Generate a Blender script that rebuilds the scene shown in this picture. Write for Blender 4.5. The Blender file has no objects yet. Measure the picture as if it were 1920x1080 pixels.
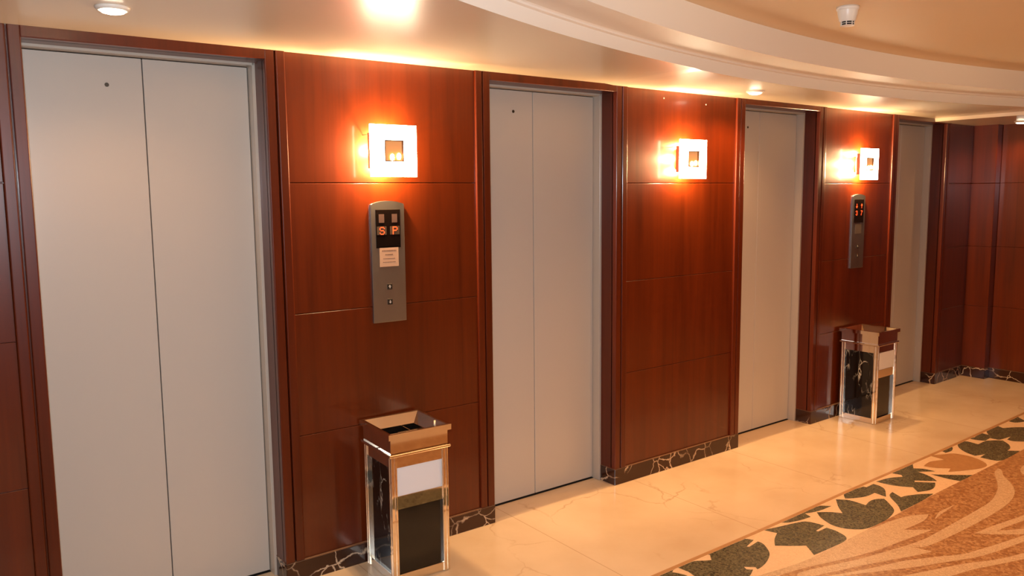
import bpy, bmesh, math, random
from mathutils import Vector, Matrix

sc = bpy.context.scene
COL = sc.collection
random.seed(4)

# ------------------------------------------------------------------ camera
FPX = 1510.8
R_ = Vector((0.80971701, -0.58674028, -0.00970576))
U_ = Vector((0.07555207, 0.08783339, 0.99326592))
F_ = Vector((0.58193663, 0.8049976, -0.11544963))
CAMZ = 1.70
cam_data = bpy.data.cameras.new('camera')
cam_data.sensor_width = 36.0
cam_data.lens = FPX / 1920.0 * 36.0
cam_data.clip_start = 0.05
cam = bpy.data.objects.new('camera', cam_data)
COL.objects.link(cam)
m3 = Matrix((R_, U_, -F_)).transposed()
cam.matrix_world = Matrix.Translation((0, 0, CAMZ)) @ m3.to_4x4()
sc.camera = cam

# ------------------------------------------------------------------ view, world
vs = sc.view_settings
vs.view_transform = 'Standard'
vs.look = 'None'
vs.gamma = 1.0
vs.use_curve_mapping = False
vs.exposure = 0.0
sc.cycles.use_denoising = True
sc.cycles.caustics_reflective = False
sc.cycles.caustics_refractive = False
sc.cycles.max_bounces = 8
sc.cycles.sample_clamp_indirect = 6.0
w = bpy.data.worlds.new('world'); sc.world = w
w.use_nodes = True
w.node_tree.nodes['Background'].inputs[0].default_value = (1.0, 0.72, 0.48, 1)
w.node_tree.nodes['Background'].inputs[1].default_value = 0.02

WARM = (1.0, 0.48, 0.18)
SCONCE_W = 95.0       # each sconce bulb
SCONCE_GLASS = 31.0
DOWN_W = 48.0        # each ceiling downlight
LOBBY_FILL_W = 84.0       # unseen fill spots over the lobby, added for brightness
CEILING_FILL_W = 100.0      # added fill behind the camera, aimed up at the ceiling
FLASH_W = 66.0       # the camera's own flash


def lamp(name, kind, loc, power, color, rot=(0, 0, 0), **kw):
    d = bpy.data.lights.new(name, kind)
    d.energy = power
    d.color = color
    for k, v in kw.items():
        setattr(d, k, v)
    o = bpy.data.objects.new(name, d)
    o.location = loc
    o.rotation_euler = rot
    COL.objects.link(o)
    return o


# the flash on the camera that took the photograph
fl = lamp('camera_flash', 'AREA', (-0.03, 0.0, CAMZ + 0.13), FLASH_W, (0.84, 0.92, 1.0), shape='RECTANGLE', size=0.06, size_y=0.035)
fl.matrix_world = Matrix.Translation(fl.location) @ m3.to_4x4()
# unseen spots added over the lobby to brighten the room
for lx, ly in ((3.5, 1.6), (5.5, 1.5), (4.8, -0.4)):
    lamp('lobby_fill_spot', 'SPOT', (lx, ly, 2.46), LOBBY_FILL_W, WARM, spot_size=math.radians(140), spot_blend=0.7, shadow_soft_size=0.06)

# fill spots added behind the camera to brighten the raised ceiling and cove
for lx, ly in ((1.0, -1.6), (3.8, -1.3), (6.4, -1.6)):
    lamp('ceiling_fill_spot', 'SPOT', (lx, ly, 1.5), CEILING_FILL_W, (1.0, 0.66, 0.37), rot=(math.radians(140), 0, 0), spot_size=math.radians(98), spot_blend=0.35, shadow_soft_size=0.12)

# ------------------------------------------------------------------ helpers


def s2l(r, g, b):
    def f(c):
        c /= 255.0
        return c / 12.92 if c <= 0.04045 else ((c + 0.055) / 1.055) ** 2.4
    return (f(r), f(g), f(b), 1.0)


def wy(x):
    """the elevator wall bows very slightly towards the lobby"""
    return 3.315 + 0.00294 * x * x


def mk(name):
    m = bpy.data.materials.new(name)
    m.use_nodes = True
    nt = m.node_tree
    return m, nt, nt.nodes['Principled BSDF']


def flat(name, col, rough=0.5, metal=0.0, coat=0.0, coat_rough=0.1, emit=None, strength=0.0, spec=0.5):
    m, nt, b = mk(name)
    b.inputs['Base Color'].default_value = col
    b.inputs['Roughness'].default_value = rough
    b.inputs['Metallic'].default_value = metal
    b.inputs['Coat Weight'].default_value = coat
    b.inputs['Coat Roughness'].default_value = coat_rough
    b.inputs['Specular IOR Level'].default_value = spec
    if emit:
        b.inputs['Emission Color'].default_value = emit
        b.inputs['Emission Strength'].default_value = strength
    return m


def nodes(nt, *types):
    return [nt.nodes.new(t) for t in types]


def ramp(nt, stops):
    r = nt.nodes.new('ShaderNodeValToRGB')
    el = r.color_ramp.elements
    el[0].position, el[0].color = stops[0]
    el[1].position, el[1].color = stops[-1]
    for p, c in stops[1:-1]:
        e = el.new(p)
        e.color = c
    return r


def coords(nt, scale, rot=(0, 0, 0), kind='Object'):
    tc, mp = nodes(nt, 'ShaderNodeTexCoord', 'ShaderNodeMapping')
    mp.inputs['Scale'].default_value = scale
    mp.inputs['Rotation'].default_value = rot
    nt.links.new(tc.outputs[kind], mp.inputs['Vector'])
    return mp


def wood(name, dark, light, rough=0.32, coat=0.5):
    m, nt, b = mk(name)
    L = nt.links.new
    mp = coords(nt, (9, 9, 0.55))
    n1 = nt.nodes.new('ShaderNodeTexNoise')
    n1.inputs['Scale'].default_value = 1.6
    n1.inputs['Detail'].default_value = 7
    n1.inputs['Distortion'].default_value = 0.7
    L(mp.outputs[0], n1.inputs['Vector'])
    mp2 = coords(nt, (95, 95, 2.2))
    n2 = nt.nodes.new('ShaderNodeTexNoise')
    n2.inputs['Scale'].default_value = 1.0
    n2.inputs['Detail'].default_value = 4
    L(mp2.outputs[0], n2.inputs['Vector'])
    mx = nt.nodes.new('ShaderNodeMath'); mx.operation = 'MULTIPLY_ADD'
    L(n2.outputs['Fac'], mx.inputs[0]); mx.inputs[1].default_value = 0.35
    L(n1.outputs['Fac'], mx.inputs[2])
    r = ramp(nt, [(0.42, dark), (0.62, tuple((a + c) / 2 for a, c in zip(dark, light))), (0.88, light)])
    L(mx.outputs[0], r.inputs[0])
    L(r.outputs[0], b.inputs['Base Color'])
    b.inputs['Roughness'].default_value = rough
    b.inputs['Coat Weight'].default_value = coat
    b.inputs['Coat Roughness'].default_value = 0.14
    b.inputs['Specular IOR Level'].default_value = 0.3
    return m


def veined(name, base, base2, vein, scale, width, rough, amount=0.55, stretch=(1, 1, 1)):
    """dark polished marble with thin crooked veins"""
    m, nt, b = mk(name)
    L = nt.links.new
    mp = coords(nt, stretch)
    nz = nt.nodes.new('ShaderNodeTexNoise')
    nz.inputs['Scale'].default_value = scale * 0.9
    nz.inputs['Detail'].default_value = 6
    L(mp.outputs[0], nz.inputs['Vector'])
    add = nt.nodes.new('ShaderNodeVectorMath'); add.operation = 'MULTIPLY_ADD'
    L(nz.outputs['Color'], add.inputs[0]); add.inputs[1].default_value = (0.16, 0.16, 0.16)
    L(mp.outputs[0], add.inputs[2])
    vo = nt.nodes.new('ShaderNodeTexVoronoi'); vo.feature = 'DISTANCE_TO_EDGE'
    vo.inputs['Scale'].default_value = scale
    L(add.outputs[0], vo.inputs['Vector'])
    r = ramp(nt, [(0.0, (1, 1, 1, 1)), (width * 0.4, (0.6, 0.6, 0.6, 1)), (width, (0, 0, 0, 1))])
    L(vo.outputs['Distance'], r.inputs[0])
    big = nt.nodes.new('ShaderNodeTexNoise')
    big.inputs['Scale'].default_value = scale * 0.55
    big.inputs['Detail'].default_value = 3
    L(mp.outputs[0], big.inputs['Vector'])
    r2 = ramp(nt, [(amount, (0, 0, 0, 1)), (amount + 0.14, (1, 1, 1, 1))])
    L(big.outputs['Fac'], r2.inputs[0])
    mu = nt.nodes.new('ShaderNodeMath'); mu.operation = 'MULTIPLY'
    L(r.outputs[0], mu.inputs[0]); L(r2.outputs[0], mu.inputs[1])
    mixb = nt.nodes.new('ShaderNodeMix'); mixb.data_type = 'RGBA'
    L(nz.outputs['Fac'], mixb.inputs['Factor'])
    mixb.inputs['A'].default_value = base
    mixb.inputs['B'].default_value = base2
    mix = nt.nodes.new('ShaderNodeMix'); mix.data_type = 'RGBA'
    L(mu.outputs[0], mix.inputs['Factor'])
    L(mixb.outputs['Result'], mix.inputs['A'])
    mix.inputs['B'].default_value = vein
    L(mix.outputs['Result'], b.inputs['Base Color'])
    b.inputs['Roughness'].default_value = rough
    return m


def marble_floor():
    m, nt, b = mk('cream_marble')
    L = nt.links.new
    mp = coords(nt, (1, 1, 1))
    nz = nt.nodes.new('ShaderNodeTexNoise')
    nz.inputs['Scale'].default_value = 2.2; nz.inputs['Detail'].default_value = 8
    L(mp.outputs[0], nz.inputs['Vector'])
    add = nt.nodes.new('ShaderNodeVectorMath'); add.operation = 'MULTIPLY_ADD'
    L(nz.outputs['Color'], add.inputs[0]); add.inputs[1].default_value = (0.55, 0.55, 0.55)
    L(mp.outputs[0], add.inputs[2])
    vo = nt.nodes.new('ShaderNodeTexVoronoi'); vo.feature = 'DISTANCE_TO_EDGE'
    vo.inputs['Scale'].default_value = 2.4
    L(add.outputs[0], vo.inputs['Vector'])
    r = ramp(nt, [(0.0, (1, 1, 1, 1)), (0.008, (0.5, 0.5, 0.5, 1)), (0.02, (0, 0, 0, 1))])
    L(vo.outputs['Distance'], r.inputs[0])
    big = nt.nodes.new('ShaderNodeTexNoise')
    big.inputs['Scale'].default_value = 1.7; big.inputs['Detail'].default_value = 4
    L(mp.outputs[0], big.inputs['Vector'])
    r2 = ramp(nt, [(0.5, (0, 0, 0, 1)), (0.66, (0.5, 0.5, 0.5, 1))])
    L(big.outputs['Fac'], r2.inputs[0])
    mu = nt.nodes.new('ShaderNodeMath'); mu.operation = 'MULTIPLY'
    L(r.outputs[0], mu.inputs[0]); L(r2.outputs[0], mu.inputs[1])
    base = ramp(nt, [(0.3, s2l(202, 176, 143)), (0.7, s2l(219, 195, 163))])
    L(nz.outputs['Fac'], base.inputs[0])
    mix = nt.nodes.new('ShaderNodeMix'); mix.data_type = 'RGBA'
    L(mu.outputs[0], mix.inputs['Factor'])
    L(base.outputs[0], mix.inputs['A'])
    mix.inputs['B'].default_value = s2l(150, 112, 76)
    # slab joints across the strip
    sep = nt.nodes.new('ShaderNodeSeparateXYZ')
    L(mp.outputs[0], sep.inputs[0])
    a = nt.nodes.new('ShaderNodeMath'); a.operation = 'MULTIPLY_ADD'
    L(sep.outputs[0], a.inputs[0]); a.inputs[1].default_value = 1 / 0.897; a.inputs[2].default_value = -2.40 / 0.897 + 0.5 + 10
    fr = nt.nodes.new('ShaderNodeMath'); fr.operation = 'FRACT'
    L(a.outputs[0], fr.inputs[0])
    sb = nt.nodes.new('ShaderNodeMath'); sb.operation = 'SUBTRACT'
    L(fr.outputs[0], sb.inputs[0]); sb.inputs[1].default_value = 0.5
    ab = nt.nodes.new('ShaderNodeMath'); ab.operation = 'ABSOLUTE'
    L(sb.outputs[0], ab.inputs[0])
    lt = nt.nodes.new('ShaderNodeMath'); lt.operation = 'LESS_THAN'
    L(ab.outputs[0], lt.inputs[0]); lt.inputs[1].default_value = 0.0028
    lm = nt.nodes.new('ShaderNodeMath'); lm.operation = 'MULTIPLY'
    L(lt.outputs[0], lm.inputs[0]); lm.inputs[1].default_value = 0.45
    mix2 = nt.nodes.new('ShaderNodeMix'); mix2.data_type = 'RGBA'
    L(lm.outputs[0], mix2.inputs['Factor'])
    L(mix.outputs['Result'], mix2.inputs['A'])
    mix2.inputs['B'].default_value = s2l(150, 116, 82)
    L(mix2.outputs['Result'], b.inputs['Base Color'])
    b.inputs['Roughness'].default_value = 0.16
    b.inputs['Specular IOR Level'].default_value = 0.45
    return m


def mosaic(name, cols, scale, rough=0.3, grout=None):
    """small stone tesserae"""
    m, nt, b = mk(name)
    L = nt.links.new
    mp = coords(nt, (1, 1, 1))
    vo = nt.nodes.new('ShaderNodeTexVoronoi')
    vo.inputs['Scale'].default_value = scale
    L(mp.outputs[0], vo.inputs['Vector'])
    sp = nt.nodes.new('ShaderNodeSeparateColor')
    L(vo.outputs['Color'], sp.inputs[0])
    nz = nt.nodes.new('ShaderNodeTexNoise')
    nz.inputs['Scale'].default_value = 14; nz.inputs['Detail'].default_value = 5
    L(mp.outputs[0], nz.inputs['Vector'])
    av = nt.nodes.new('ShaderNodeMath'); av.operation = 'MULTIPLY_ADD'
    L(sp.outputs[0], av.inputs[0]); av.inputs[1].default_value = 0.5
    mm = nt.nodes.new('ShaderNodeMath'); mm.operation = 'MULTIPLY'
    L(nz.outputs['Fac'], mm.inputs[0]); mm.inputs[1].default_value = 0.6
    L(mm.outputs[0], av.inputs[2])
    n = len(cols)
    r = ramp(nt, [(0.15 + 0.7 * i / (n - 1), c) for i, c in enumerate(cols)])
    L(av.outputs[0], r.inputs[0])
    out = r.outputs[0]
    if grout:
        ve = nt.nodes.new('ShaderNodeTexVoronoi'); ve.feature = 'DISTANCE_TO_EDGE'
        ve.inputs['Scale'].default_value = scale
        L(mp.outputs[0], ve.inputs['Vector'])
        lt = nt.nodes.new('ShaderNodeMath'); lt.operation = 'LESS_THAN'
        L(ve.outputs['Distance'], lt.inputs[0]); lt.inputs[1].default_value = 0.07
        lm = nt.nodes.new('ShaderNodeMath'); lm.operation = 'MULTIPLY'
        L(lt.outputs[0], lm.inputs[0]); lm.inputs[1].default_value = 0.5
        mx = nt.nodes.new('ShaderNodeMix'); mx.data_type = 'RGBA'
        L(lm.outputs[0], mx.inputs['Factor']); L(out, mx.inputs['A']); mx.inputs['B'].default_value = grout
        out = mx.outputs['Result']
    L(out, b.inputs['Base Color'])
    b.inputs['Roughness'].default_value = rough
    return m


def brushed(name, col, rough=0.34):
    m, nt, b = mk(name)
    L = nt.links.new
    mp = coords(nt, (260, 260, 6))
    n = nt.nodes.new('ShaderNodeTexNoise')
    n.inputs['Scale'].default_value = 1.0; n.inputs['Detail'].default_value = 3
    L(mp.outputs[0], n.inputs['Vector'])
    mr = nt.nodes.new('ShaderNodeMapRange')
    L(n.outputs['Fac'], mr.inputs[0])
    mr.inputs[3].default_value = rough - 0.06; mr.inputs[4].default_value = rough + 0.08
    L(mr.outputs[0], b.inputs['Roughness'])
    b.inputs['Base Color'].default_value = col
    b.inputs['Metallic'].default_value = 1.0
    return m


M = {}
M['wood'] = wood('mahogany_veneer', s2l(74, 25, 5), s2l(97, 36, 8))
M['casing'] = wood('mahogany_casing', s2l(72, 24, 5), s2l(92, 33, 8), 0.34, 0.25)
M['black_marble'] = veined('dark_veined_marble', s2l(44, 21, 13), s2l(60, 31, 20), s2l(215, 192, 165), 7.5, 0.036, 0.14, 0.41)
M['edge'] = flat('worn_edge_highlight', s2l(128, 98, 76), 0.25)  # pale grout line at the baseboard top, bevel highlight put into its colour
M['amber'] = flat('lit_amber_pane', s2l(150, 80, 36), 0.2, emit=(1.0, 0.46, 0.17, 1), strength=0.62)
M['bin_marble'] = veined('black_veined_stone', s2l(13, 11, 10), s2l(24, 20, 17), s2l(190, 185, 175), 15.0, 0.05, 0.06, 0.45, (1, 1, 0.4))
M['bin_black'] = flat('black_stone', s2l(17, 14, 11), 0.16)
M['cream'] = marble_floor()
M['strip'] = flat('tan_stone_strip', s2l(176, 134, 92), 0.22)
M['border'] = mosaic('cream_mosaic', [s2l(205, 170, 130), s2l(226, 194, 156), s2l(214, 180, 142)], 150, 0.3)
M['leaf'] = mosaic('dark_green_granite', [s2l(42, 39, 27), s2l(70, 66, 48), s2l(108, 101, 76), s2l(56, 53, 38)], 130, 0.25)
M['tan_leaf'] = mosaic('brown_stone_inlay', [s2l(164, 118, 72), s2l(178, 132, 86)], 60, 0.28)
M['orange'] = mosaic('rust_mosaic', [s2l(124, 78, 40), s2l(148, 102, 58), s2l(184, 142, 96), s2l(138, 90, 48)], 70, 0.36, s2l(132, 84, 46))
M['vine'] = mosaic('beige_mosaic', [s2l(190, 160, 124), s2l(206, 176, 140), s2l(180, 148, 112)], 110, 0.36, s2l(160, 124, 88))
M['door'] = flat('grey_door_paint', s2l(188, 182, 175), 0.30, spec=0.4)
M['frame'] = flat('grey_frame_paint', s2l(186, 178, 168), 0.28)
M['dark'] = flat('dark_gap', s2l(16, 12, 10), 0.8)
M['steel_dark'] = flat('keyhole_steel', s2l(70, 64, 58), 0.4, 0.8)
M['ceil'] = flat('ceiling_paint', s2l(238, 224, 202), 0.3, spec=0.6, coat=0.5, coat_rough=0.2)
M['upper'] = flat('upper_ceiling_paint', s2l(228, 206, 172), 0.6)
M['fascia'] = flat('white_cove_paint', s2l(242, 237, 228), 0.5)
M['white'] = flat('white_enamel', s2l(228, 224, 216), 0.35)
M['chrome'] = flat('polished_steel', (0.86, 0.76, 0.63, 1), 0.05, 1.0)
M['chrome_dull'] = flat('steel_tray', (0.75, 0.68, 0.58, 1), 0.16, 1.0)
M['brass'] = flat('dark_brass', (0.30, 0.15, 0.06, 1), 0.3, 1.0)
M['sconce_metal'] = flat('sconce_bracket_metal', (0.45, 0.30, 0.18, 1), 0.32, 1.0)
M['glass_lit'] = flat('lit_frosted_glass', s2l(250, 244, 232), 0.3, emit=(1.0, 0.82, 0.56, 1), strength=SCONCE_GLASS)
M['bulb'] = flat('lit_bulb', (1, 1, 1, 1), 0.3, emit=(1.0, 0.72, 0.36, 1), strength=60.0)
M['lens'] = flat('lit_downlight_glass', (1, 1, 1, 1), 0.3, emit=(1.0, 0.85, 0.62, 1), strength=12.0)
M['brushed'] = brushed('brushed_steel', (0.44, 0.43, 0.41, 1))
M['display'] = flat('black_display_glass', s2l(22, 15, 12), 0.1)
M['pane'] = flat('unlit_display_pane', s2l(88, 66, 58), 0.4)
M['pane2'] = flat('dim_display_pane', s2l(74, 58, 44), 0.4)
M['led'] = flat('red_led', s2l(255, 60, 20), 0.4, emit=(1.0, 0.10, 0.02, 1), strength=2.4)
M['sticker'] = flat('beige_notice', s2l(186, 150, 122), 0.5)
M['ink'] = flat('faded_ink', s2l(110, 82, 66), 0.6)
M['ghost'] = flat('engraved_steel', (0.36, 0.31, 0.27, 1), 0.5, 1.0)
M['paper'] = flat('white_sign', s2l(222, 224, 230), 0.4)
M['butt'] = flat('cigarette_paper', s2l(236, 220, 190), 0.7)
M['back_cream'] = flat('lobby_wall_paint', s2l(206, 176, 138), 0.6)


class MB:
    """collects shapes; build() links them as ONE mesh object"""

    def __init__(self, bow=False):
        self.bm = bmesh.new()
        self.bow = bow

    def box(self, x0, x1, y0, y1, z0, z1, bevel=0.0, seg=2, mat=0):
        r = bmesh.ops.create_cube(self.bm, size=1.0)
        vs_ = r['verts']
        for v in vs_:
            v.co = Vector(((x0 + x1) / 2 + v.co.x * (x1 - x0), (y0 + y1) / 2 + v.co.y * (y1 - y0), (z0 + z1) / 2 + v.co.z * (z1 - z0)))
        fs = {f for v in vs_ for f in v.link_faces}
        for f in fs:
            f.material_index = mat
        if bevel > 0:
            es = list({e for v in vs_ for e in v.link_edges})
            bmesh.ops.bevel(self.bm, geom=es, offset=bevel, segments=seg, profile=0.5, affect='EDGES')
        return self

    def poly(self, pts, mat=0):
        vs_ = [self.bm.verts.new(p) for p in pts]
        f = self.bm.faces.new(vs_)
        f.material_index = mat
        return f

    def prism(self, pts, axis, a, b, bevel=0.0, mat=0):
        """outline pts (2D) swept along an axis from a to b"""
        def P(p, t):
            return {'x': (t, p[0], p[1]), 'y': (p[0], t, p[1]), 'z': (p[0], p[1], t)}[axis]
        A = [self.bm.verts.new(P(p, a)) for p in pts]
        B = [self.bm.verts.new(P(p, b)) for p in pts]
        n = len(pts)
        fs = [self.bm.faces.new(A), self.bm.faces.new(B[::-1])]
        for i in range(n):
            fs.append(self.bm.faces.new((A[i], B[i], B[(i + 1) % n], A[(i + 1) % n])))
        for f in fs:
            f.material_index = mat
        if bevel:
            bmesh.ops.bevel(self.bm, geom=list({e for f in fs for e in f.edges}), offset=bevel, segments=1, affect='EDGES')
        return self

    def lathe(self, prof, n=40, c=(0, 0, 0), mat=0):
        rings = []
        for r, z in prof:
            if r < 1e-6:
                rings.append([self.bm.verts.new((c[0], c[1], c[2] + z))])
            else:
                rings.append([self.bm.verts.new((c[0] + r * math.cos(2 * math.pi * i / n), c[1] + r * math.sin(2 * math.pi * i / n), c[2] + z)) for i in range(n)])
        for a, b in zip(rings, rings[1:]):
            for i in range(n):
                j = (i + 1) % n
                if len(a) == 1 and len(b) == 1:
                    continue
                if len(a) == 1:
                    f = self.bm.faces.new((a[0], b[j], b[i]))
                elif len(b) == 1:
                    f = self.bm.faces.new((a[i], a[j], b[0]))
                else:
                    f = self.bm.faces.new((a[i], a[j], b[j], b[i]))
                f.material_index = mat
                f.smooth = True
        return self

    def build(self, name, mats, parent=None, recalc=True):
        if self.bow:
            for v in self.bm.verts:
                v.co.y += wy(v.co.x)
        if recalc:
            bmesh.ops.recalc_face_normals(self.bm, faces=self.bm.faces)
        me = bpy.data.meshes.new(name)
        self.bm.to_mesh(me)
        self.bm.free()
        for mm in (mats if isinstance(mats, (list, tuple)) else [mats]):
            me.materials.append(mm)
        o = bpy.data.objects.new(name, me)
        COL.objects.link(o)
        if parent:
            o.parent = parent
        return o


def empty(name, loc=(0, 0, 0), rz=0.0):
    o = bpy.data.objects.new(name, None)
    o.empty_display_size = 0.1
    o.location = loc
    o.rotation_euler = (0, 0, rz)
    COL.objects.link(o)
    return o


def tag(o, label, cat, group=None, kind=None):
    o['label'] = label
    o['category'] = cat
    if group:
        o['group'] = group
    if kind:
        o['kind'] = kind
    return o


def struct(o, label=None, cat=None):
    o['kind'] = 'structure'
    if label:
        o['label'] = label
    if cat:
        o['category'] = cat
    return o


def copy_tree(o, parent=None, skip=()):
    c = o.copy()
    COL.objects.link(c)
    if parent:
        c.parent = parent
    for ch in list(o.children):
        if ch.name.split('.')[0] not in skip:
            copy_tree(ch, c, skip)
    return c


# ------------------------------------------------------------------ the setting
ZC1, ZC2, ZC3 = 2.297, 2.292, 2.266        # soffit steps down slightly twice
XS1, XS2 = 3.12, 6.86
LIN = 2.258
BBZ = 0.0956
DOORS = [(0.311, 1.165), (2.284, 3.147), (4.292, 5.142), (6.255, 7.085)]
SEAMS = [0.735, 2.692, 4.690, 6.655]


def zs(x):
    return ZC1 if x < XS1 else (ZC2 if x < XS2 else ZC3)


# --- floor: one mesh; the stone inlay is pattern in its surface
def on_floor(u, v):
    d = F_ * FPX + R_ * (u - 960) - U_ * (v - 540)
    t = -CAMZ / d.z
    return (d.x * t, d.y * t)


def crop(ox, oy, sc_, pts):
    return [on_floor(ox + x / sc_, oy + y / sc_) for x, y in pts]


def smooth_closed(pts, n=4, sharp=60):
    """Catmull-Rom through a closed outline, corners kept"""
    out = []
    N = len(pts)
    V = [Vector((p[0], p[1])) for p in pts]

    def is_sharp(i):
        a = V[i] - V[i - 1]
        b = V[(i + 1) % N] - V[i]
        if a.length < 1e-6 or b.length < 1e-6:
            return True
        return a.angle(b) > math.radians(sharp)
    for i in range(N):
        p0, p1, p2, p3 = V[i - 1], V[i], V[(i + 1) % N], V[(i + 2) % N]
        t1 = Vector((0, 0)) if is_sharp(i) else (p2 - p0) * 0.5
        t2 = Vector((0, 0)) if is_sharp((i + 1) % N) else (p3 - p1) * 0.5
        if is_sharp(i):
            t1 = (p2 - p1) * 0.7 if not is_sharp((i + 1) % N) else (p2 - p1)
        if is_sharp((i + 1) % N):
            t2 = (p2 - p1) * 0.7 if not is_sharp(i) else (p2 - p1)
        for k in range(n):
            t = k / n
            h = (2 * t**3 - 3 * t**2 + 1) * p1 + (t**3 - 2 * t**2 + t) * t1 + (-2 * t**3 + 3 * t**2) * p2 + (t**3 - t**2) * t2
            out.append((h.x, h.y))
    return out


fb = MB()
fb.poly([(-2.6, -4.0, 0), (9.0, -4.0, 0), (9.0, 4.2, 0), (-2.6, 4.2, 0)], 0)
OUT = [(-2.6, 2.30), (-0.5, 2.345), (1.0, 2.37), (2.524, 2.423), (3.344, 2.447), (4.13, 2.485), (4.906, 2.512), (5.464, 2.532), (6.695, 2.590), (7.74, 2.64)]
INN = [(-2.6, 1.96), (-0.5, 1.99), (1.0, 2.02), (2.957, 2.077), (3.406, 2.103), (3.968, 2.126), (4.482, 2.155), (4.972, 2.172), (5.73, 2.20), (7.74, 2.27)]


def at_x(line, x):
    for (x0, y0), (x1, y1) in zip(line, line[1:]):
        if x0 <= x <= x1:
            return y0 + (y1 - y0) * (x - x0) / (x1 - x0)
    return line[-1][1]


def band(line_a, off_a, line_b, off_b, z, mat):
    xs = [-2.6 + 10.34 * i / 60 for i in range(61)]
    for a, b in zip(xs, xs[1:]):
        fb.poly([(a, at_x(line_a, a) + off_a, z), (a, at_x(line_b, a) + off_b, z), (b, at_x(line_b, b) + off_b, z), (b, at_x(line_a, b) + off_a, z)], mat)


xs = [-2.6 + 10.34 * i / 60 for i in range(61)]
for a, b in zip(xs, xs[1:]):
    fb.poly([(a, 1.15, 0.0003), (b, 1.15, 0.0003), (b, at_x(INN, b), 0.0003), (a, at_x(INN, a), 0.0003)], 5)
    fb.poly([(a, -4.0, 0.0003), (b, -4.0, 0.0003), (b, 1.15, 0.0003), (a, 1.15, 0.0003)], 6)
band(OUT, 0.0, INN, 0.0, 0.0003, 2)
band(OUT, 0.0, OUT, -0.022, 0.0006, 1)

LEAVES = [
    crop(1200, 960, 6.4, [(100, 800), (150, 765), (240, 720), (388, 668), (396, 700), (388, 725), (470, 738), (560, 765), (610, 800)]),
    crop(1200, 960, 6.4, [(470, 655), (560, 612), (680, 588), (860, 585), (846, 540), (835, 480), (850, 470), (930, 490), (1020, 450), (935, 437), (1060, 380), (1210, 312), (1365, 338), (1280, 415), (1300, 425), (1415, 355), (1480, 385), (1540, 460), (1555, 520), (1520, 600), (1460, 660), (1410, 690), (1320, 590), (1235, 630), (1275, 690), (1283, 722), (1020, 708), (1018, 728), (1280, 757), (1260, 840), (760, 840), (640, 760), (540, 692)]),
    crop(1160, 760, 2.526, [(680, 590), (740, 580), (850, 555), (900, 552), (975, 570), (935, 595), (945, 598), (985, 580), (1040, 600), (1080, 635), (1000, 678), (925, 710), (905, 685), (888, 665), (815, 666), (740, 665), (738, 635), (750, 606)]),
    crop(1400, 860, 6.4, [(380, 765), (480, 725), (640, 655), (830, 572), (1020, 570), (860, 630), (700, 660), (770, 700), (650, 738), (500, 768)]),
    crop(1400, 860, 6.4, [(840, 645), (990, 642), (1150, 655), (1100, 580), (1070, 490), (1230, 500), (1430, 560), (1480, 510), (1560, 485), (1650, 482), (1720, 550), (1770, 630), (1700, 718), (1600, 775), (1470, 832), (1350, 850), (1180, 840), (1030, 800), (930, 740), (880, 700)]),
    crop(1400, 860, 6.4, [(1170, 415), (1280, 375), (1400, 335), (1435, 345), (1520, 305), (1600, 330), (1660, 375), (1672, 460), (1535, 412), (1440, 452), (1300, 474), (1180, 480)]),
    crop(1560, 860, 4.908, [(530, 345), (555, 308), (595, 332), (635, 355), (700, 340), (830, 326), (935, 324), (830, 388), (720, 445), (635, 488), (605, 430)]),
    crop(1560, 860, 4.908, [(405, 212), (530, 178), (650, 168), (640, 152), (530, 130), (640, 84), (740, 42), (745, 68), (750, 90), (850, 96), (950, 118), (790, 122), (870, 150), (930, 180), (965, 208), (760, 203), (760, 215), (950, 222), (945, 260), (900, 290), (790, 308), (745, 264), (620, 255), (500, 235)]),
    crop(1560, 860, 4.908, [(910, 145), (1060, 150), (1295, 152), (1180, 208), (1060, 185)]),
    crop(1640, 760, 6.75, [(750, 602), (870, 550), (940, 517), (985, 535), (975, 575), (900, 602), (860, 585)]),
    crop(1640, 760, 6.75, [(1050, 490), (1085, 455), (1180, 460), (1310, 495), (1400, 455), (1500, 445), (1620, 445), (1700, 500), (1715, 545), (1680, 575), (1840, 578), (1740, 638), (1600, 700), (1470, 690), (1335, 660), (1400, 620), (1270, 640), (1150, 595), (1070, 540)]),
    crop(1640, 760, 6.75, [(1170, 418), (1270, 405), (1265, 385), (1340, 348), (1440, 375), (1415, 330), (1440, 300), (1545, 257), (1625, 290), (1760, 280), (1950, 280), (2200, 300), (2250, 380), (2100, 460), (1950, 460), (1760, 455), (1675, 435), (1725, 395), (1590, 435), (1530, 430), (1460, 415), (1400, 450), (1290, 440)]),
    crop(1640, 760, 6.75, [(1690, 190), (1800, 142), (1890, 190), (1950, 200), (1800, 220), (1720, 210)]),
]
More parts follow.
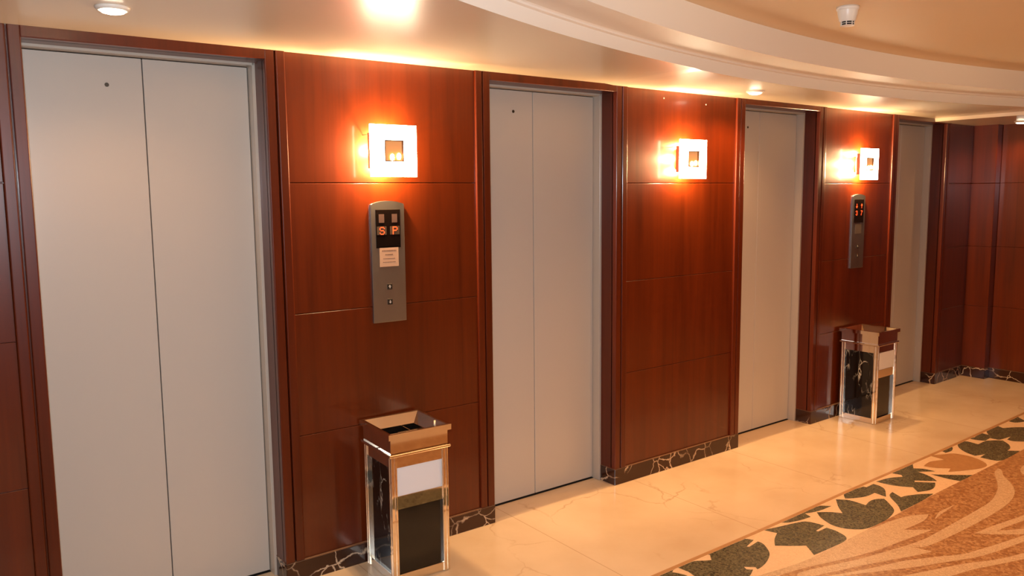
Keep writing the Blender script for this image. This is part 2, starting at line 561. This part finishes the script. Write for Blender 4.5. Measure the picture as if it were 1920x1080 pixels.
# the border's leaves go on where only other viewpoints see them
for dx in (-1.75, -3.5):
    for k in (4, 2, 7):
        LEAVES.append([(x + dx, y - 0.036 * -dx * 0.9 - 0.0) for x, y in LEAVES[k]])
for k, pl in enumerate(LEAVES):
    fb.poly([(x, min(y, at_x(OUT, max(-2.5, min(7.7, x))) - 0.024), 0.0009 + 0.00002 * k) for x, y in smooth_closed(pl)], 3)
TAN = crop(1640, 760, 6.75, [(620, 770), (700, 715), (880, 690), (690, 635), (850, 622), (1000, 610), (1180, 640), (1330, 690), (1420, 750), (1380, 790), (1200, 820), (930, 845), (960, 800), (780, 795)])
fb.poly([(x, y, 0.0009) for x, y in smooth_closed(TAN)], 4)
VINES = [
    [(-900, 1150), (-300, 960), (0, 820), (270, 680), (340, 652), (540, 577), (700, 530), (890, 512), (860, 560), (790, 600), (660, 655), (920, 655), (860, 680), (760, 715), (640, 760), (440, 835), (200, 905), (0, 950), (-300, 1020), (-900, 1200)],
    [(-300, 1050), (0, 980), (250, 925), (480, 860), (700, 795), (850, 740), (1000, 660), (1180, 560), (1340, 470), (1450, 400), (1500, 340), (1525, 270), (1515, 200), (1495, 130), (1525, 90), (1560, 105), (1580, 160), (1640, 220), (1680, 290), (1665, 360), (1600, 430), (1480, 510), (1300, 610), (1100, 710), (870, 808), (740, 810), (920, 858), (700, 905), (450, 950), (200, 1000), (0, 1045), (-300, 1110)],
    [(-200, 1110), (0, 1075), (200, 1040), (400, 1000), (640, 945), (800, 925), (1000, 900), (1200, 880), (1380, 830), (1560, 775), (1767, 705), (2000, 610), (2000, 680), (1767, 765), (1560, 840), (1380, 895), (1200, 930), (1000, 960), (760, 1000), (500, 1030), (200, 1065), (0, 1100), (-200, 1135)],
    [(500, 1110), (900, 1030), (1200, 970), (1500, 930), (1767, 870), (2000, 800), (2000, 860), (1767, 925), (1500, 980), (1300, 1020), (1100, 1080), (900, 1130)],
    [(1310, 688), (1480, 620), (1767, 520), (2000, 430), (2000, 480), (1767, 570), (1600, 630), (1520, 665), (1767, 645), (2000, 610), (2000, 660), (1767, 695), (1500, 697)],
    [(945, 552), (990, 490), (1060, 455), (1130, 425), (1060, 475), (1000, 515), (955, 555)],
    [(1735, 100), (1767, 60), (1850, 40), (1870, 120), (1790, 155), (1745, 135)],
]
for k, pl in enumerate(VINES):
    fb.poly([(x, y, 0.0007 + 0.00002 * k) for x, y in smooth_closed(crop(1560, 860, 4.908, pl))], 6)
floor = struct(fb.build('floor', [M['cream'], M['strip'], M['border'], M['leaf'], M['tan_leaf'], M['orange'], M['vine']], recalc=False), 'polished cream marble lobby floor with a leaf inlay border and rust mosaic', 'floor')
for p in floor.data.polygons:
    if p.normal.z < 0:
        p.flip()

# --- elevator wall: core, then its veneered panels
wb = MB(True)
seg_x = [-2.6] + [x for d in DOORS for x in d] + [7.9]
segs = [(seg_x[i], seg_x[i + 1]) for i in range(0, len(seg_x), 2)]
for a, b in segs:
    lo = a + (0.012 if a > 0 else 0)
    hi = b - (0.012 if b < 7.5 else 0)
    n = max(1, int((hi - lo) / 0.4))
    for k in range(n):
        wb.box(lo + (hi - lo) * k / n, lo + (hi - lo) * (k + 1) / n, 0.022, 0.42, 0, 2.36)
for a, b in DOORS:
    wb.box(a - 0.02, b + 0.02, 0.022, 0.42, LIN + 0.012, 2.36)
wall_front = struct(wb.build('wall_front', M['casing']), 'red mahogany panelled elevator wall', 'wall')
CASW = 0.085
ZG = [BBZ, 0.655, 1.195, 1.757, 2.33]
for a, b in segs:
    lo = a + (CASW if a > 0 else 0)
    hi = b - (CASW if b < 7.5 else 0)
    n = max(1, round((hi - lo) / 1.1)) if a < 0 else 1
    for k in range(n):
        for z0, z1 in zip(ZG, ZG[1:]):
            x0, x1 = lo + (hi - lo) * k / n, lo + (hi - lo) * (k + 1) / n
            if a > 7:
                x1 = 7.66
            p = MB(True)
            p.box(x0, x1, 0.011, 0.03, z0 + (0.0 if z0 < 0.1 else (0.0014 if z0 > 1.5 else 0.0006)), z1 - (0.0014 if z1 > 1.5 else 0.0006), 0.0020, 1)
            p.build('wood_panel', M['wood'], wall_front)

for nx, nz in ((3.539, 2.249), (3.916, 2.234)):
    MB(True).box(nx - 0.004, nx + 0.004, 0.009, 0.014, nz - 0.004, nz + 0.004, 0.0015, 1).build('nail_head', M['white'], wall_front)

# --- door casings with their linings
for i, (a, b) in enumerate(DOORS):
    t = MB(True)
    for s, e in ((-1, a), (1, b)):
        x_in, x_mid, x_mid2, x_out = e, e + s * 0.040, e + s * 0.046, e + s * CASW
        t.box(min(x_in, x_mid), max(x_in, x_mid), -0.001, 0.04, BBZ, LIN + 0.055, 0.004, 3)
        t.box(min(x_mid2, x_out), max(x_mid2, x_out), -0.002, 0.04, BBZ, LIN + 0.055, 0.005, 3)
        t.box(min(x_in, e + s * 0.014), max(x_in, e + s * 0.014), 0.03, 0.128, 0.0 if s < 0 else BBZ, LIN + 0.02)
    t.box(a - 0.002, b + 0.002, -0.001, 0.05, LIN, 2.33, 0.004, 3)
    t.box(a, b, 0.04, 0.128, LIN, LIN + 0.014)
    t.build('trim_%d' % (i + 1), M['casing'])
    struct(bpy.data.objects['trim_%d' % (i + 1)], 'mahogany casing around the %s elevator door' % ('first', 'second', 'third', 'fourth')[i], 'trim')

# --- elevator doors
for i, ((a, b), sm) in enumerate(zip(DOORS, SEAMS)):
    cx = (a + b) / 2
    y0 = wy(cx)
    d = struct(empty('door_%d' % (i + 1), (cx, y0, 0)), ('pale grey two-leaf elevator door nearest the camera', 'pale grey two-leaf elevator door between the near bin and the middle lamp', 'pale grey two-leaf elevator door between the middle and far lamps', 'pale grey elevator door partly behind the far bin')[i], 'door')
    f = MB()
    hw = (b - a) / 2
    DY = 0.178
    jl, jr = 0.010, 0.012
    f.box(-hw - 0.012, -hw + jl, 0.123, DY + 0.01, 0, LIN + 0.01, 0.0015, 1)
    f.box(hw - jr, hw + 0.012, 0.123, DY + 0.01, 0, LIN + 0.01, 0.0015, 1)
    f.box(-hw, hw, 0.123, DY + 0.01, LIN - 0.010, LIN + 0.012, 0.0015, 1)
    f.build('door_frame', M['frame'], d)
    bk = MB()
    bk.box(-hw - 0.01, hw + 0.01, DY + 0.035, DY + 0.06, 0, LIN + 0.01)
    bk.build('backing_plate', M['dark'], d)
    sl = MB()
    sl.box(-hw + jl, hw - jr, DY - 0.004, DY + 0.034, 0.0, 0.0025)
    sl.build('door_track', M['dark'], d)
    s_loc = sm - cx
    gap = 0.0019 if i < 2 else 0.0013
    for lx0, lx1 in ((-hw + jl + 0.003, s_loc - gap), (s_loc + gap, hw - jr - 0.003)):
        lf = MB()
        lf.box(lx0, lx1, DY, DY + 0.03, 0.009, LIN - 0.013, 0.002, 2)
        leaf = lf.build('door_leaf', M['door'], d)
        if lx0 < 0 and lx1 < s_loc + 0.0001 and i < 3:
            kh = MB()
            n = 16
            ring = [(s_loc - 0.131 + 0.008 * math.cos(2 * math.pi * q / n), 2.136 + 0.008 * math.sin(2 * math.pi * q / n)) for q in range(n)]
            kh.prism(ring, 'y', DY - 0.0015, DY + 0.004)
            kh.build('keyhole', M['steel_dark'], leaf)
    # doors stay flat: follow the wall's gentle bow by turning with it
    d.rotation_euler = (0, 0, math.atan(2 * 0.00294 * cx))

# --- marble baseboard of the elevator wall
bb = MB(True)
for a, b in segs:
    x0 = a if a > 0 else -2.6
    x1 = b if b < 7.5 else 7.62
    n = 2 if x1 - x0 > 1.0 else 1
    cut = x0 + (x1 - x0) * 0.5
    for q0, q1 in ([(x0, cut), (cut, x1)] if n == 2 else [(x0, x1)]):
        bb.box(q0, q1, -0.003, 0.03, 0.0, BBZ - 0.0035, 0.0012, 1)
        bb.box(q0, q1, -0.0032, 0.03, BBZ - 0.0035, BBZ, 0.001, 1, 1)
    if a > 0:
        bb.box(a - 0.002, a + 0.016, 0.001, 0.124, 0.0, BBZ - 0.0035, 0.0012, 1)
        bb.box(a - 0.0022, a + 0.016, 0.001, 0.124, BBZ - 0.0035, BBZ, 0.001, 1, 1)
struct(bb.build('baseboard_front', [M['black_marble'], M['edge']]), 'dark veined marble baseboard along the elevator wall', 'baseboard')

# --- far end wall with a pilaster beside the corner
ew = MB()
XP, XR, YP = 7.635, 7.74, 3.293
ew.box(XR, XR + 0.3, -4.0, 3.9, 0, 2.36)
wall_right = struct(ew.build('wall_right', M['casing']), 'mahogany panelled end wall at the right of the lobby', 'wall')
for z0, z1 in zip(ZG, ZG[1:]):
    for j, (ya, yb) in enumerate(((-4.0, -2.0), (-2.0, 0.0), (0.0, 1.65), (1.65, YP - 0.001))):
        p = MB()
        p.box(XR - 0.012, XR + 0.01, ya, yb, z0 + (0.0 if z0 < 0.1 else (0.0014 if z0 > 1.5 else 0.0006)), z1 - (0.0014 if z1 > 1.5 else 0.0006), 0.0020, 1)
        p.build('wood_panel', M['wood'], wall_right)
    p = MB()
    p.box(XP, XR + 0.02, YP, 3.52, z0 + (0.0 if z0 < 0.1 else (0.0014 if z0 > 1.5 else 0.0006)), z1 - (0.0014 if z1 > 1.5 else 0.0006), 0.0020, 1)
    p.build('corner_pilaster', M['wood'], wall_right)
br = MB()
br.box(XP - 0.008, XR, YP - 0.006, 3.5, 0, BBZ - 0.004, 0.0016, 1)
br.box(XR - 0.022, XR + 0.01, -4.0, YP - 0.006, 0, BBZ - 0.004, 0.0016, 1)
br.box(XP - 0.0082, XR, YP - 0.0062, 3.5, BBZ - 0.004, BBZ, 0.001, 1, 1)
br.box(XR - 0.0222, XR + 0.01, -4.0, YP - 0.006, BBZ - 0.004, BBZ, 0.001, 1, 1)
struct(br.build('baseboard_right', [M['black_marble'], M['edge']]), 'dark veined marble baseboard along the end wall', 'baseboard')

# --- walls behind and beside the camera
lw = MB(); lw.box(-2.9, -2.6, -4.3, 3.9, 0, 2.8)
struct(lw.build('wall_left', M['wood']), 'mahogany wall at the left end of the lobby', 'wall')
bw = MB(); bw.box(-2.9, 8.05, -4.3, -4.0, 0, 2.8)
struct(bw.build('wall_back', M['wood']), 'mahogany wall opposite the elevators', 'wall')

# --- ceiling: soffit along the elevators, curved cove, raised centre
CX, CY, CR = 4.6, -5.145, 8.0
CX2, CY2, CR2 = 4.6, 2.612 - 8.5, 8.5


def arc(x, cx, cy, r):
    return cy + math.sqrt(max(0.0, r * r - (x - cx) ** 2))


cb = MB()
N = 120
xs = sorted(set([-2.6 + (8.0 + 2.6) * i / N for i in range(N + 1)] + [XS1, XS1 + 1e-4, XS2, XS2 + 1e-4]))
Z_F1, Z_L, Z_T2, Z_UP = 2.350, 2.350, 2.362, 2.492


def ring(rows, smooth=True):
    """rows: functions x -> (y, z, material of the band after it)"""
    prev = None
    for x in xs:
        cur = [cb.bm.verts.new((x, y, z)) for y, z in rows(x)]
        if prev:
            for k in range(len(cur) - 1):
                f = cb.bm.faces.new((prev[k], prev[k + 1], cur[k + 1], cur[k]))
                f.material_index = mats_[k]
                f.smooth = mats_[k] == 1
        prev = cur


mats_ = [0]
ring(lambda x: [(wy(x) + 0.3, zs(x)), (arc(x, CX, CY, CR), zs(x))])
mats_ = [1]
ring(lambda x: [(arc(x, CX, CY, CR), zs(x)), (arc(x, CX, CY, CR) - 0.003, Z_F1)])
mats_ = [1]
ring(lambda x: [(arc(x, CX, CY, CR) - 0.003, Z_F1), (arc(x, CX, CY, CR) - 0.022, Z_F1 + 0.001)])
ring(lambda x: [(arc(x, CX, CY, CR) - 0.022, Z_F1 + 0.001), (arc(x, CX, CY, CR) - 0.024, Z_T2 - 0.004)])
ring(lambda x: [(arc(x, CX, CY, CR) - 0.024, Z_T2 - 0.004), (arc(x, CX, CY, CR) - 0.030, Z_T2)])
ring(lambda x: [(arc(x, CX, CY, CR) - 0.030, Z_T2), (arc(x, CX2, CY2, CR2), Z_T2)])
ring(lambda x: [(arc(x, CX2, CY2, CR2), Z_T2), (arc(x, CX2, CY2, CR2) - 0.004, Z_UP)])
mats_ = [2]
ring(lambda x: [(arc(x, CX2, CY2, CR2) - 0.004, Z_UP), (-4.1, Z_UP)])
ceiling = struct(cb.build('ceiling', [M['ceil'], M['fascia'], M['upper']], recalc=False), 'cream ceiling with a lower soffit, a curved white cove and a raised centre', 'ceiling')

# ------------------------------------------------------------------ things
# --- recessed downlights in the soffit
def downlight(x, y, label, power):
    z = zs(x)
    t = tag(empty('downlight', (x, y, z)), label, 'ceiling light', 'downlights in the elevator soffit')
    MB().lathe([(0.041, -0.001), (0.052, 0.0), (0.052, -0.004), (0.046, -0.011), (0.041, -0.012), (0.039, -0.006), (0.039, 0.0)]).build('trim_ring', M['white'], t)
    MB().lathe([(0.0, -0.021), (0.02, -0.0205), (0.033, -0.017), (0.039, -0.010), (0.039, -0.001), (0.0, -0.001)]).build('diffuser', M['lens'], t)
    l = lamp('downlight_lamp', 'SPOT', (x, y, z - 0.03), power, WARM, spot_size=math.radians(150), spot_blend=0.6, shadow_soft_size=0.04)
    return t


downlight(0.524, 2.855, 'round lit white downlight above the nearest elevator door', DOWN_W * 0.35)
downlight(4.02, 3.09, 'round lit downlight in the soffit left of the farthest wall lamp', DOWN_W)
downlight(7.48, 3.05, 'round lit downlight at the right frame edge above the end wall', DOWN_W * 0.35)

# --- smoke detector
sd = tag(empty('smoke_detector', (3.30, 2.062, Z_UP)), 'white cone smoke detector with dark slots on the raised ceiling', 'smoke detector')
MB().lathe([(0.0, 0.0), (0.047, 0.0), (0.047, -0.012), (0.043, -0.016)]).build('base_ring', M['white'], sd)
MB().lathe([(0.043, -0.016), (0.041, -0.030), (0.034, -0.058), (0.030, -0.062)]).build('body', M['white'], sd)
MB().lathe([(0.0265, -0.060), (0.0265, -0.079), (0.0, -0.079)]).build('sensor_chamber', M['dark'], sd)
g = MB()
for z in (-0.062, -0.0705, -0.079):
    g.lathe([(0.022, z + 0.0009), (0.029, z + 0.0009), (0.029, z - 0.0009), (0.022, z - 0.0009)])
for q in range(7):
    a = q * 2 * math.pi / 7 + 0.2
    g.box(-0.0018, 0.0018, 0.024, 0.029, -0.079, -0.06)
    for v in list(g.bm.verts)[-8:]:
        v.co = Matrix.Rotation(a, 4, 'Z') @ v.co
g.lathe([(0.029, -0.079), (0.02, -0.082), (0.0, -0.082)])
g.build('slotted_grille', M['white'], sd)

# --- wall sconces
def sconce(x, label):
    t = tag(empty('wall_sconce', (x, wy(x) + 0.011, 1.897)), label, 'wall lamp', 'square glass wall lamps between the elevators')
    MB().box(-0.06, 0.06, -0.010, 0.0, -0.06, 0.06, 0.002, 1).build('back_plate', M['sconce_metal'], t)
    for s in (-1, 1):
        k = MB()
        k.box(s * 0.108 - 0.0015, s * 0.108 + 0.0015, -0.076, -0.048, -0.077, 0.077)
        k.box(s * 0.108 - 0.0015, s * 0.108 + 0.0015, -0.049, 0.0, 0.069, 0.072)
        k.build('side_bracket', M['sconce_metal'], t)
    gl = MB()
    rf = MB()
    W, H, h = 0.114, 0.114, 0.047
    for (x0, x1, z0, z1) in ((-W, W, h, H), (-W, W, -H, -h), (-W, -h, -h, h), (h, W, -h, h)):
        gl.box(x0, x1, -0.088, -0.077, z0, z1)
        rf.box(x0, x1, -0.077, -0.075, z0, z1)
    glass = gl.build('glass_panel', M['glass_lit'], t)
    rf.build('glow_block_plate', M['sconce_metal'], t)  # opaque backing added to keep the glass glow off the wall
    fr = MB()
    for (x0, x1, z0, z1) in ((-h, h, h - 0.004, h), (-h, h, -h, -h + 0.004), (-h, -h + 0.004, -h, h), (h - 0.004, h, -h, h)):
        fr.box(x0, x1, -0.0895, -0.060, z0, z1)
    fr.build('window_frame', M['brass'], t)
    MB().box(-h + 0.003, h - 0.003, -0.078, -0.074, -h + 0.003, h - 0.003).build('amber_pane', M['amber'], t)
    for s, zb in ((-0.006, -0.030), (0.027, -0.026)):
        MB().lathe([(0.0, -0.012), (0.007, -0.010), (0.0095, 0.0), (0.0085, 0.010), (0.004, 0.0165), (0.0, 0.018)], 20, (s, -0.080, zb)).build('bulb', M['bulb'], t)
    for ox, oz, k in ((-0.068, 0.005, 0.36), (0.000, 0.078, 0.15), (-0.025, -0.070, 0.30)):
        lamp('sconce_lamp', 'POINT', (x + ox, wy(x) + 0.011 - 0.036, 1.897 + oz), SCONCE_W * k, (1.0, 0.60, 0.28), shadow_soft_size=0.015)
    return t


sconce(1.708, 'square glowing glass wall lamp above the call panel showing S and P')
sconce(3.708, 'square glowing glass wall lamp with no call panel below it')
sconce(5.698, 'square glowing glass wall lamp above the call panel showing 3 and 7')

# --- elevator call stations
FONT = {
    'S': ['01110', '10001', '10000', '01110', '00001', '10001', '01110'],
    'P': ['11110', '10001', '10001', '11110', '10000', '10000', '10000'],
    '3': ['01110', '10001', '00001', '00110', '00001', '10001', '01110'],
    '7': ['11111', '00001', '00010', '00100', '00100', '01000', '01000'],
    'up': ['00100', '01110', '11111', '00100', '00100', '00100', '00100'],
    'down': ['00100', '00100', '00100', '00100', '11111', '01110', '00100'],
}


def dots(ch, cx, cz, w_, h_, y, name, parent):
    d = MB()
    px, pz = w_ / 5, h_ / 7
    for r, row in enumerate(FONT[ch]):
        for c_, on in enumerate(row):
            if on == '1':
                x = cx + (c_ - 2) * px
                z = cz + (3 - r) * pz
                d.box(x - px * 0.38, x + px * 0.38, y - 0.0006, y, z - pz * 0.42, z + pz * 0.42)
    return d.build(name, M['led'], parent)


def station(x, label, chars, sticker):
    t = tag(empty('elevator_call_panel', (x, wy(x) + 0.011, 0)), label, 'call panel', 'brushed steel elevator call panels')
    hw = 0.0845
    out = [(-hw, 1.119), (hw, 1.119)] + [(hw * q / 8, 1.661 + 0.015 * (1 - (q / 8) ** 2)) for q in range(8, -9, -1)]
    b_ = MB()
    b_.prism(out, 'y', -0.012, 0.0, 0.0015)
    b_.build('face_plate', M['brushed'], t)
    ds = MB()
    ds.box(-0.0625, 0.0625, -0.0135, -0.010, 1.462, 1.637, 0.001, 1)
    disp = ds.build('display', M['display'], t)
    yl = -0.0140
    (l1, l2), (r1, r2) = chars
    for s, top, low in ((-0.033, l1, l2), (0.033, r1, r2)):
        if top:
            dots(top, s, 1.588, 0.022, 0.034, yl - 0.0006, 'led_arrow', disp)
        else:
            MB().box(s - 0.0135, s + 0.0135, yl - 0.0003, yl + 0.001, 1.577, 1.616).build('indicator_pane', M['pane'], disp)
        if sticker:
            MB().box(s - 0.024, s + 0.024, yl - 0.0003, yl + 0.001, 1.5225, 1.5605).build('digit_pane', M['pane2'], disp)
        dots(low, s + (0.0015 if sticker else 0), 1.541 if sticker else 1.535, 0.026 if sticker else 0.022, 0.036, yl - 0.0006, 'led_character', disp)
    if sticker:
        st = MB().box(-0.047, 0.050, -0.0135, -0.0115, 1.376, 1.468, 0.0006, 1).build('notice_sticker', M['sticker'], t)
        st['label'] = 'beige notice sticker'
        for z, w_, dens in ((1.449, 0.036, 9), (1.431, 0.020, 6), (1.413, 0.030, 14), (1.397, 0.032, 14)):
            ink = MB()
            q = -w_
            while q < w_:
                l_ = random.uniform(0.003, 0.007)
                ink.box(0.0015 + q, 0.0015 + min(q + l_, w_), -0.0138, -0.0134, z - 0.0022 * (1.3 if dens < 10 else 0.7), z + 0.0022 * (1.3 if dens < 10 else 0.7))
                q += l_ + 0.0016
            ink.build('faded_text_line', M['ink'], st)
    else:
        MB().box(-0.042, 0.042, -0.0125, -0.0115, 1.378, 1.452, 0.0003, 1).build('engraved_notice', M['ghost'], t)
    for z, up in ((1.283, True), (1.213, False)):
        bt = MB()
        bt.box(-0.013, 0.013, -0.0145, -0.011, z - 0.013, z + 0.013, 0.0012, 1)
        bo = bt.build('call_button', M['steel_dark'], t)
        ar = MB()
        sg = 1 if up else -1
        ar.prism([(-0.007, z), (0, z + sg * 0.008), (0.007, z), (0.0022, z), (0.0022, z - sg * 0.007), (-0.0022, z - sg * 0.007), (-0.0022, z)], 'y', -0.0152, -0.014)
        ar.build('arrow_mark', M['frame'], bo)
    return t


station(1.706, 'brushed steel call panel showing red S and P, with beige notice', ((None, 'S'), (None, 'P')), True)
station(5.701, 'brushed steel call panel showing red arrows over 3 and 7', (('down', '3'), ('up', '7')), False)

# --- polished steel ash bins
def make_bin():
    t = empty('ash_bin')
    c = M['chrome']
    hw, pw, zt = 0.1415, 0.030, 0.578
    for sx in (-1, 1):
        for sy in (-1, 1):
            p = MB()
            # ribbed square post: core plus raised ridges on both outer faces
            x0, x1 = sorted((sx * (hw - 0.003), sx * (hw - pw)))
            y0, y1 = sorted((sy * (hw - 0.003), sy * (hw - pw)))
            p.box(x0, x1, y0, y1, 0.002, zt)
            for off in (0.006, 0.0225):
                a0, a1 = sorted((sx * (hw - off - 0.0055), sx * (hw - off + 0.0055)))
                b0, b1 = sorted((sy * hw, sy * (hw - 0.006)))
                p.box(a0, a1, b0, b1, 0.0, zt, 0.002, 2)
                a0, a1 = sorted((sy * (hw - off - 0.0055), sy * (hw - off + 0.0055)))
                b0, b1 = sorted((sx * hw, sx * (hw - 0.006)))
                p.box(b0, b1, a0, a1, 0.0, zt, 0.002, 2)
            p.build('corner_post', c, t)
    i = hw - pw
    # rails: bottom and top on each side, front cross rail
    for name, (x0, x1, y0, y1) in (('f', (-i, i, -hw + 0.006, -hw + 0.022)), ('b', (-i, i, hw - 0.022, hw - 0.006)), ('l', (-hw + 0.006, -hw + 0.022, -i, i)), ('r', (hw - 0.022, hw - 0.006, -i, i))):
        MB().box(x0, x1, y0, y1, 0.0, 0.040, 0.001, 1).build('bottom_rail', c, t)
        MB().box(x0, x1, y0, y1, 0.525, zt, 0.001, 1).build('top_rail', c, t)
    MB().box(-i, i, -hw + 0.006, -hw + 0.022, 0.338, 0.398, 0.001, 1).build('cross_rail', c, t)
    s = MB().box(-i, i, -hw + 0.009, -hw + 0.014, 0.397, 0.526).build('sign_plate', M['paper'], t)
    s['label'] = 'blank white sign plate'
    MB().box(-i, i, -hw + 0.016, -hw + 0.022, 0.038, 0.340).build('front_panel', M['bin_black'], t)
    for (x0, x1, y0, y1) in ((-hw + 0.014, -hw + 0.020, -i, i), (hw - 0.020, hw - 0.014, -i, i), (-i, i, hw - 0.020, hw - 0.014)):
        o = MB().box(x0, x1, y0, y1, 0.038, 0.527).build('marble_panel', M['bin_marble'], t)
    MB().box(-hw - 0.010, hw + 0.010, -hw - 0.010, hw + 0.010, zt, zt + 0.014, 0.004, 2).build('ledge', c, t)
    # hollow top: box walls, lip, sloping funnel, tray
    tb = MB()
    q = hw - 0.001
    outer = [(-q, -q), (q, -q), (q, q), (-q, q)]
    z0, z1 = zt + 0.014, 0.660
    A = [tb.bm.verts.new((x, y, z0)) for x, y in outer]
    B = [tb.bm.verts.new((x, y, z1)) for x, y in outer]
    for k in range(4):
        tb.bm.faces.new((A[k], A[(k + 1) % 4], B[(k + 1) % 4], B[k]))
    tb.build('top_box', c, t)
    lp = MB()
    rows = [(hw - 0.001, 0.658), (hw + 0.012, 0.658), (hw + 0.012, 0.683), (hw + 0.004, 0.684), (hw - 0.006, 0.682), (hw - 0.046, 0.640), (hw - 0.050, 0.640), (hw - 0.050, 0.634)]
    rings = [[lp.bm.verts.new((sx * r, sy * r, z)) for sx, sy in ((-1, -1), (1, -1), (1, 1), (-1, 1))] for r, z in rows]
    for a_, b_ in zip(rings, rings[1:]):
        for k in range(4):
            lp.bm.faces.new((a_[k], a_[(k + 1) % 4], b_[(k + 1) % 4], b_[k]))
    lp.build('funnel_lip', c, t)
    r = hw - 0.0505
    wl = MB()
    rows = [(r, 0.638), (r - 0.004, 0.596), (0.0001, 0.5955)]
    rings = [[wl.bm.verts.new((sx * rr, sy * rr, z)) for sx, sy in ((-1, -1), (1, -1), (1, 1), (-1, 1))] for rr, z in rows]
    for a_, b_ in zip(rings, rings[1:]):
        for k in range(4):
            wl.bm.faces.new((a_[k], a_[(k + 1) % 4], b_[(k + 1) % 4], b_[k]))
    wl.build('ash_well', M['bin_black'], t)
    tr = MB()
    tr.box(-r, r, -r, -r + 0.075, 0.626, 0.630, 0.001, 1)
    tr.build('stubbing_plate', M['chrome_dull'], t)
    cr = MB()
    cr.box(0.030, 0.034, -r, r, 0.630, 0.637)
    cr.box(-0.03, r, 0.008, 0.012, 0.630, 0.637)
    cr.build('cross_bar', c, t)
    return t


bin1 = make_bin()
tag(bin1, 'polished steel ash bin beside the nearest elevator, cigarette butt on top', 'bin', 'steel ash bins against the elevator wall')
bin2 = copy_tree(bin1)
bin1.location = (1.681, 3.1635, 0.001)
bin1.rotation_euler = (0, 0, math.radians(-1.5))
bin2.location = (5.634, 3.245, 0.001)
bin2.rotation_euler = (0, 0, math.radians(2.1))
tag(bin2, 'polished steel ash bin in front of the farthest elevator door', 'bin', 'steel ash bins against the elevator wall')

cg = MB()
cg.lathe([(0.0, 0.0), (0.0042, 0.0), (0.0042, 0.024), (0.0, 0.0245)], 14)
cgo = tag(cg.build('cigarette_butt', M['butt']), 'stub of a cigarette lying on the rim of the near ash bin', 'cigarette butt')
cgo.location = (1.775, 3.058, 0.6745)
cgo.rotation_euler = (math.radians(-38), math.radians(30), 0)
